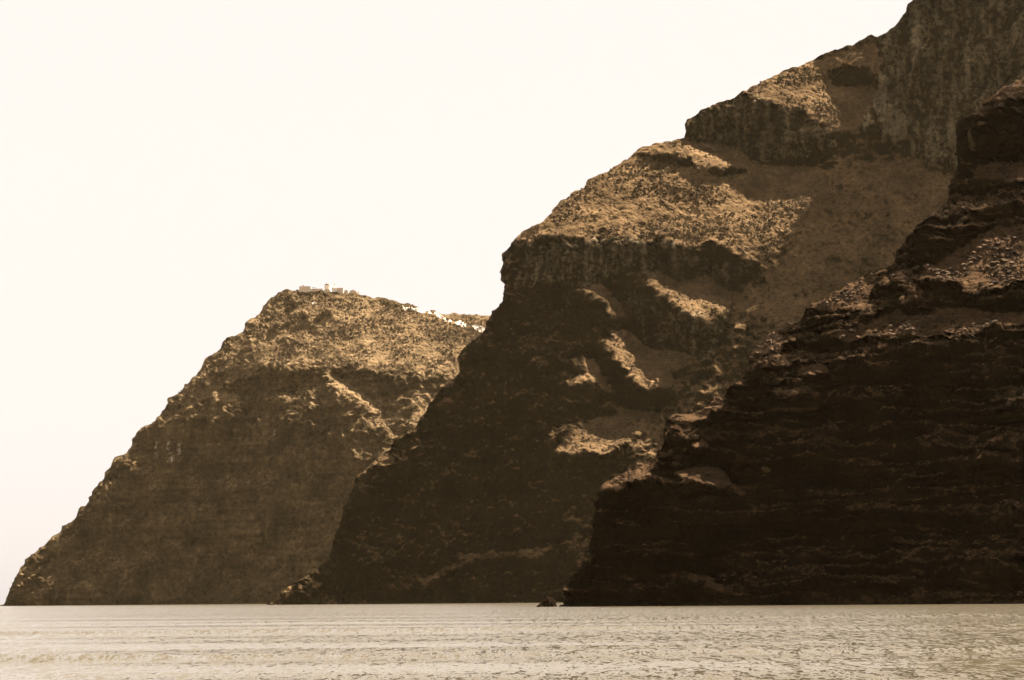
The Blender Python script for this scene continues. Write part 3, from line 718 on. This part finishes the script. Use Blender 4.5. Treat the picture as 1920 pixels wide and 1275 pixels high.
def house(name, label, u0, u1, vtop, vbot, back, depth, mat, windows=(), cat='house', parapet=True):
    uc = (u0+u1)/2; w = (u1-u0)*K; h = (vbot-vtop)*K
    t = empty(name, site(uc, vbot, back)); tag(t, label, cat)
    part('wall', box_me('house_wall', -w/2, w/2, 0, depth, -3, h), mat, t)
    if parapet: part('parapet', box_me('parapet', -w/2-.12, w/2+.12, -.12, depth+.12, h-.02, h+.32, .04), mat, t)
    for (x, z, ww, hh) in windows:
        f = part('window', box_me('window', -ww/2, ww/2, -.08, .1, 0, hh, 0), HOLE, t, (x*K, 0, z*K))
        part('sill', box_me('sill', -ww/2-.15, ww/2+.15, -.2, .0, -.15, 0, .02), mat, f)
    return t
def vault(name, label, u0, u1, vtop, vbot, back, depth, mat, windows=(), cat='house'):
    uc = (u0+u1)/2; w = (u1-u0)*K; h = (vbot-vtop)*K; rise = min(w/2, h*.85)
    t = empty(name, site(uc, vbot, back)); tag(t, label, cat)
    part('vaulted_wall', vault_me('vault', w, depth, -3, h-rise, rise=rise), mat, t)
    for (x, z, ww, hh) in windows:
        f = part('window', box_me('window', -ww/2, ww/2, -.08, .1, 0, hh, 0), HOLE, t, (x*K, 0, z*K))
        part('sill', box_me('sill', -ww/2-.12, ww/2+.12, -.18, .0, -.12, 0, .02), mat, f)
    return t
t = house('terrace_house', 'long flat-roofed shade-tinted white house at the left end of the hilltop group', 560.8, 579.6, 537.2, 546, 3.5, 7, LIME_SHADED)
part('chimney', box_me('chimney', -.55, .55, 0, .9, 0, 1.0, .05), HOLE, t, (-1.1, 2, 9.6*K+.3))
house('lit_end_face', 'narrow bright white box for the lit right end face of the long house', 580, 583.2, 537.6, 546, 3.6, 7, LIME, ((.4, 5.5, .35, .8),))  # sunlit end of the long house, its brightness built as a white box
t = empty('pergola', site(588, 541.5, 2)); tag(t, 'small dark slanted pergola roof between long house and chapel', 'pergola')
part('canopy', box_me('canopy', -2.0, 2.0, -1.2, 1.2, 1.25, 1.42, .02), HOLE, t).rotation_euler = (0, R(10), 0)
for sx in (-1.4, 1.4):
    for sy in (-.9, .9): part('post', box_me('post', -.07, .07, -.07, .07, -2.5, 1.15, 0), LIME_SHADED, t, (sx, sy, 0))
t = empty('terrace_wall', site(593, 545.5, 3.5)); tag(t, 'low pale terrace wall running from the long house to the chapel', 'wall')
part('wall', box_me('terrace_wall', -11*K, 12*K, 0, .6, -3, 4.2*K, .05), LIME_SHADED, t); part('coping', box_me('coping', -11*K, 12*K, -.08, .68, 4.2*K, 4.2*K+.15, .03), LIME, t)
# chapel
t = empty('chapel', site(613.2, 549, 0)); tag(t, 'white hilltop chapel with a dark dome on a round drum', 'chapel')
part('nave', vault_me('nave', 12*K, 11, -3, 2.2*K, rise=6.2*K), LIME_SHADED, t)
w_ = part('window', box_me('window', -.3, .3, -.08, .1, 0, 1.0, 0), HOLE, t, (-.6, 0, 3.4*K)); part('sill', box_me('sill', -.4, .4, -.2, 0, -.12, 0, .02), LIME, w_)
part('body', box_me('chapel_body', -5.6*K, 6.6*K, 2.2, 10.5, -3, 7.0*K, .1), LIME, t)
d_ = part('drum', drum_me('drum', 6.0*K, 6*K, 14.8*K), LIME, t, (.3*K, 6.2, 0))
part('window', box_me('window', -.35, .35, -.1, .3, 0, 1.3, 0), HOLE, d_, (1.0*K, -5.95*K, 10.6*K))
part('window', box_me('window', -.35, .35, -.1, .3, 0, 1.3, 0), HOLE, d_, (-4.4*K, -4.2*K, 10.6*K))
part('cornice', drum_me('cornice', 6.3*K, 14.5*K, 15.1*K), LIME, d_)
dm = part('dome', dome_me('dome', 4.3*K, 15*K, 4.0*K), DOME, t, (-.8*K, 6.0, 0))
part('cross_upright', box_me('cross_upright', -.07, .07, -.07, .07, 18.8*K, 18.8*K+1.3, 0), LIME, dm); part('cross_arm', box_me('cross_arm', -.38, .38, -.06, .06, 18.8*K+.75, 18.8*K+.9, 0), LIME, dm)
part('finial', box_me('finial', -.3, .3, -.3, .3, 15*K, 16.2*K, .05), LIME, t, (5.6*K, 5.0, 0))
t = empty('bell_tower', site(627.6, 540, 3)); tag(t, 'slim pale bell tower rising right of the chapel dome', 'tower')
part('shaft', box_me('shaft', -1.2*K, 1.2*K, -.55, .55, -6, 6.2*K, .04), LIME, t); part('belfry', box_me('belfry', -.95*K, .95*K, -.45, .45, 6.2*K+.0, 9.4*K, .04), LIME, t)
part('cap', dome_me('cap', .95*K, 9.4*K, .9*K, 14, 5), LIME, t); part('bell_opening', box_me('bell_opening', -.22, .22, -.08, .1, 0, .8, 0), HOLE, t, (0, -.45, 7.1*K))
house('white_house', 'white cube house directly below the bell tower', 622.1, 630.8, 540, 549.5, .5, 6, LIME)
house('cube_house', 'square shade-tinted white house with one small window right of the bell tower', 631.2, 643.6, 540.2, 551, -1, 7, LIME_SHADED, ((-.6, 5.4, .7, .9),))
vault('vault_house', 'small barrel-vaulted house with one dark window beside the square house', 645, 653, 543.6, 551, -1.5, 7, LIME_SHADED, ((.2, 3.4, .6, .8),))
vault('vault_house', 'large barrel-vaulted shade-tinted white house at the right of the hilltop group', 653.8, 669.4, 543.3, 555, -2.5, 9, LIME_SHADED)
house('shed', 'tiny pale shed at the far right end of the hilltop group', 669.6, 673, 548, 554.5, 0, 3, LIME_SHADED)

# ------------------------------------------------------------------ sea
def build_sea():
    rows = []
    dpx = np.concatenate([np.arange(560, 160, -2.2), np.arange(160, 68, -.42), np.arange(68, 48, -.17), np.arange(48, 1.2, -.42)])    # photo pixels below the horizon
    ys = CAM_H*FPX/dpx
    dy = np.gradient(ys)
    nc = 480
    ang = np.linspace(-.33, .33, nc)
    Yg = np.repeat(ys[:, None], nc, 1); Xg = Yg*ang[None]
    dyg = np.repeat(dy[:, None], nc, 1); dxg = Yg*(ang[1]-ang[0])
    z = np.zeros_like(Yg)
    gust = np.clip(.75+.9*noise(Xg/70, Yg/13, 3.3)+.5*noise(Xg/25, Yg/5, 7.7), .12, 1.7)
    for wl, amp, th, st in ((9, .03, .2, .6), (5, .026, -.25, .9), (2.6, .02, .1, 1.2), (1.4, .016, -.3, 1.5), (.8, .012, .35, 1.6)):
        c, s = math.cos(th), math.sin(th)
        a, b = (Xg*c+Yg*s), (-Xg*s+Yg*c)
        n = noise(a*st/wl, b/wl*1.4, wl*3.1)
        f = np.clip(1.6-dyg/(wl*.30), 0, 1)*np.clip(1.6-dxg/(wl*.5), 0, 1)
        z += amp*1.7*n*f*gust
    # long low wash of a passing boat
    for y0, slope, amp, w, xa, xb in ((203, .0, .42, 1.4, -60, 60), (192, -.06, .2, 2.4, -60, 60), (112, .06, .2, 1.5, -40, 40), (290, .05, .30, 5, -90, 90), (66, .02, .06, .8, -40, 40)):
        yc = y0+slope*Xg+1.2*noise(Xg/16, y0, 2.2)
        t = (Yg-yc)/w
        z += amp*np.exp(-t*t)*(.55+.9*noise(Xg/22, y0*.3, 5.5))
    pos = np.stack([Xg, Yg, z], -1).reshape(-1, 3)
    nr = len(ys); i = np.arange(nr*nc).reshape(nr, nc)
    q = np.stack([i[:-1, :-1], i[:-1, 1:], i[1:, 1:], i[1:, :-1]], -1).reshape(-1, 4)
    n0 = len(pos); far_ = 60000
    extra = np.array([(-far_, -far_, -.3), (far_, -far_, -.3), (far_, far_, -.3), (-far_, far_, -.3)])
    me = mesh_from('sea', np.concatenate([pos, extra]), np.concatenate([q, [[n0, n0+1, n0+2, n0+3]]]), smooth=True)
    m, nt, b = new_mat('sea_water'); N, L = nt.nodes, nt.links
    b.inputs['Base Color'].default_value = (.052, .0445, .030, 1)
    b.inputs['Roughness'].default_value = .09; b.inputs['IOR'].default_value = 1.33
    tc = N.new('ShaderNodeTexCoord')
    def nz(sc, st, d):
        mp = N.new('ShaderNodeMapping'); mp.inputs['Scale'].default_value = st; L.new(tc.outputs['Object'], mp.inputs[0])
        n = N.new('ShaderNodeTexNoise'); n.inputs['Scale'].default_value = sc; n.inputs['Detail'].default_value = d
        L.new(mp.outputs[0], n.inputs[0]); return n.outputs[0]
    def math_(op, a, c):
        x = N.new('ShaderNodeMath'); x.operation = op
        for i_, q in enumerate((a, c)):
            if isinstance(q, (int, float)): x.inputs[i_].default_value = q
            else: L.new(q, x.inputs[i_])
        return x.outputs[0]
    # slopes of wind ripples too small to model: tilt of the surface towards / across the wind
    fine, chop, far_ = nz(1.0, (9.0, 1.8, 1), 2), nz(1.0, (3.4, .5, 1), 2), nz(1.0, (1.3, .11, 1), 2)
    calm = N.new('ShaderNodeMapRange'); L.new(nz(.03, (.30, 2.0, 1), 3), calm.inputs[0])
    calm.inputs[1].default_value = .40; calm.inputs[2].default_value = .60; calm.inputs[3].default_value = .35; calm.inputs[4].default_value = 1.45
    tot = math_('ADD', math_('ADD', math_('MULTIPLY', math_('SUBTRACT', fine, .5), 1.0), math_('MULTIPLY', math_('SUBTRACT', chop, .5), .95)), math_('MULTIPLY', math_('SUBTRACT', far_, .5), .6))
    sy = math_('SUBTRACT', math_('MULTIPLY', tot, calm.outputs[0]), .10)
    sx = math_('MULTIPLY', math_('SUBTRACT', nz(1.0, (5.0, 2.0, 1), 2), .5), .35)
    cb = N.new('ShaderNodeCombineXYZ'); L.new(sx, cb.inputs[0]); L.new(sy, cb.inputs[1])
    ge = N.new('ShaderNodeNewGeometry'); va = N.new('ShaderNodeVectorMath'); va.operation = 'ADD'; vn = N.new('ShaderNodeVectorMath'); vn.operation = 'NORMALIZE'
    L.new(ge.outputs['Normal'], va.inputs[0]); L.new(cb.outputs[0], va.inputs[1]); L.new(va.outputs[0], vn.inputs[0])
    L.new(vn.outputs[0], b.inputs['Normal'])
    o = new_obj('sea', me, m); tag(o, 'calm rippled sea crossed by long low swell lines', None, None, 'structure')
    return o
build_sea()

# ------------------------------------------------------------------ haze
def build_haze():
    x0, x1, y0, y1, z0, z1 = -5200, 5200, -60, 5400, -6, 820
    v = [(x0,y0,z0),(x1,y0,z0),(x1,y1,z0),(x0,y1,z0),(x0,y0,z1),(x1,y0,z1),(x1,y1,z1),(x0,y1,z1)]
    me = bpy.data.meshes.new('haze')
    me.from_pydata(v, [], [(0,3,2,1),(4,5,6,7),(0,1,5,4),(1,2,6,5),(2,3,7,6),(3,0,4,7)])
    m = bpy.data.materials.new('haze_air'); m.use_nodes = True
    nt = m.node_tree; nt.nodes.clear()
    o_ = nt.nodes.new('ShaderNodeOutputMaterial'); pv_ = nt.nodes.new('ShaderNodeVolumePrincipled')
    pv_.inputs['Color'].default_value = (.93, .75, .45, 1); pv_.inputs['Density'].default_value = HAZE
    pv_.inputs['Anisotropy'].default_value = .3
    nt.links.new(pv_.outputs[0], o_.inputs['Volume'])
    o = new_obj('haze', me, m); tag(o, 'thin warm sea haze between the headlands', None, None, 'stuff')
HAZE = 3.5e-6
build_haze()
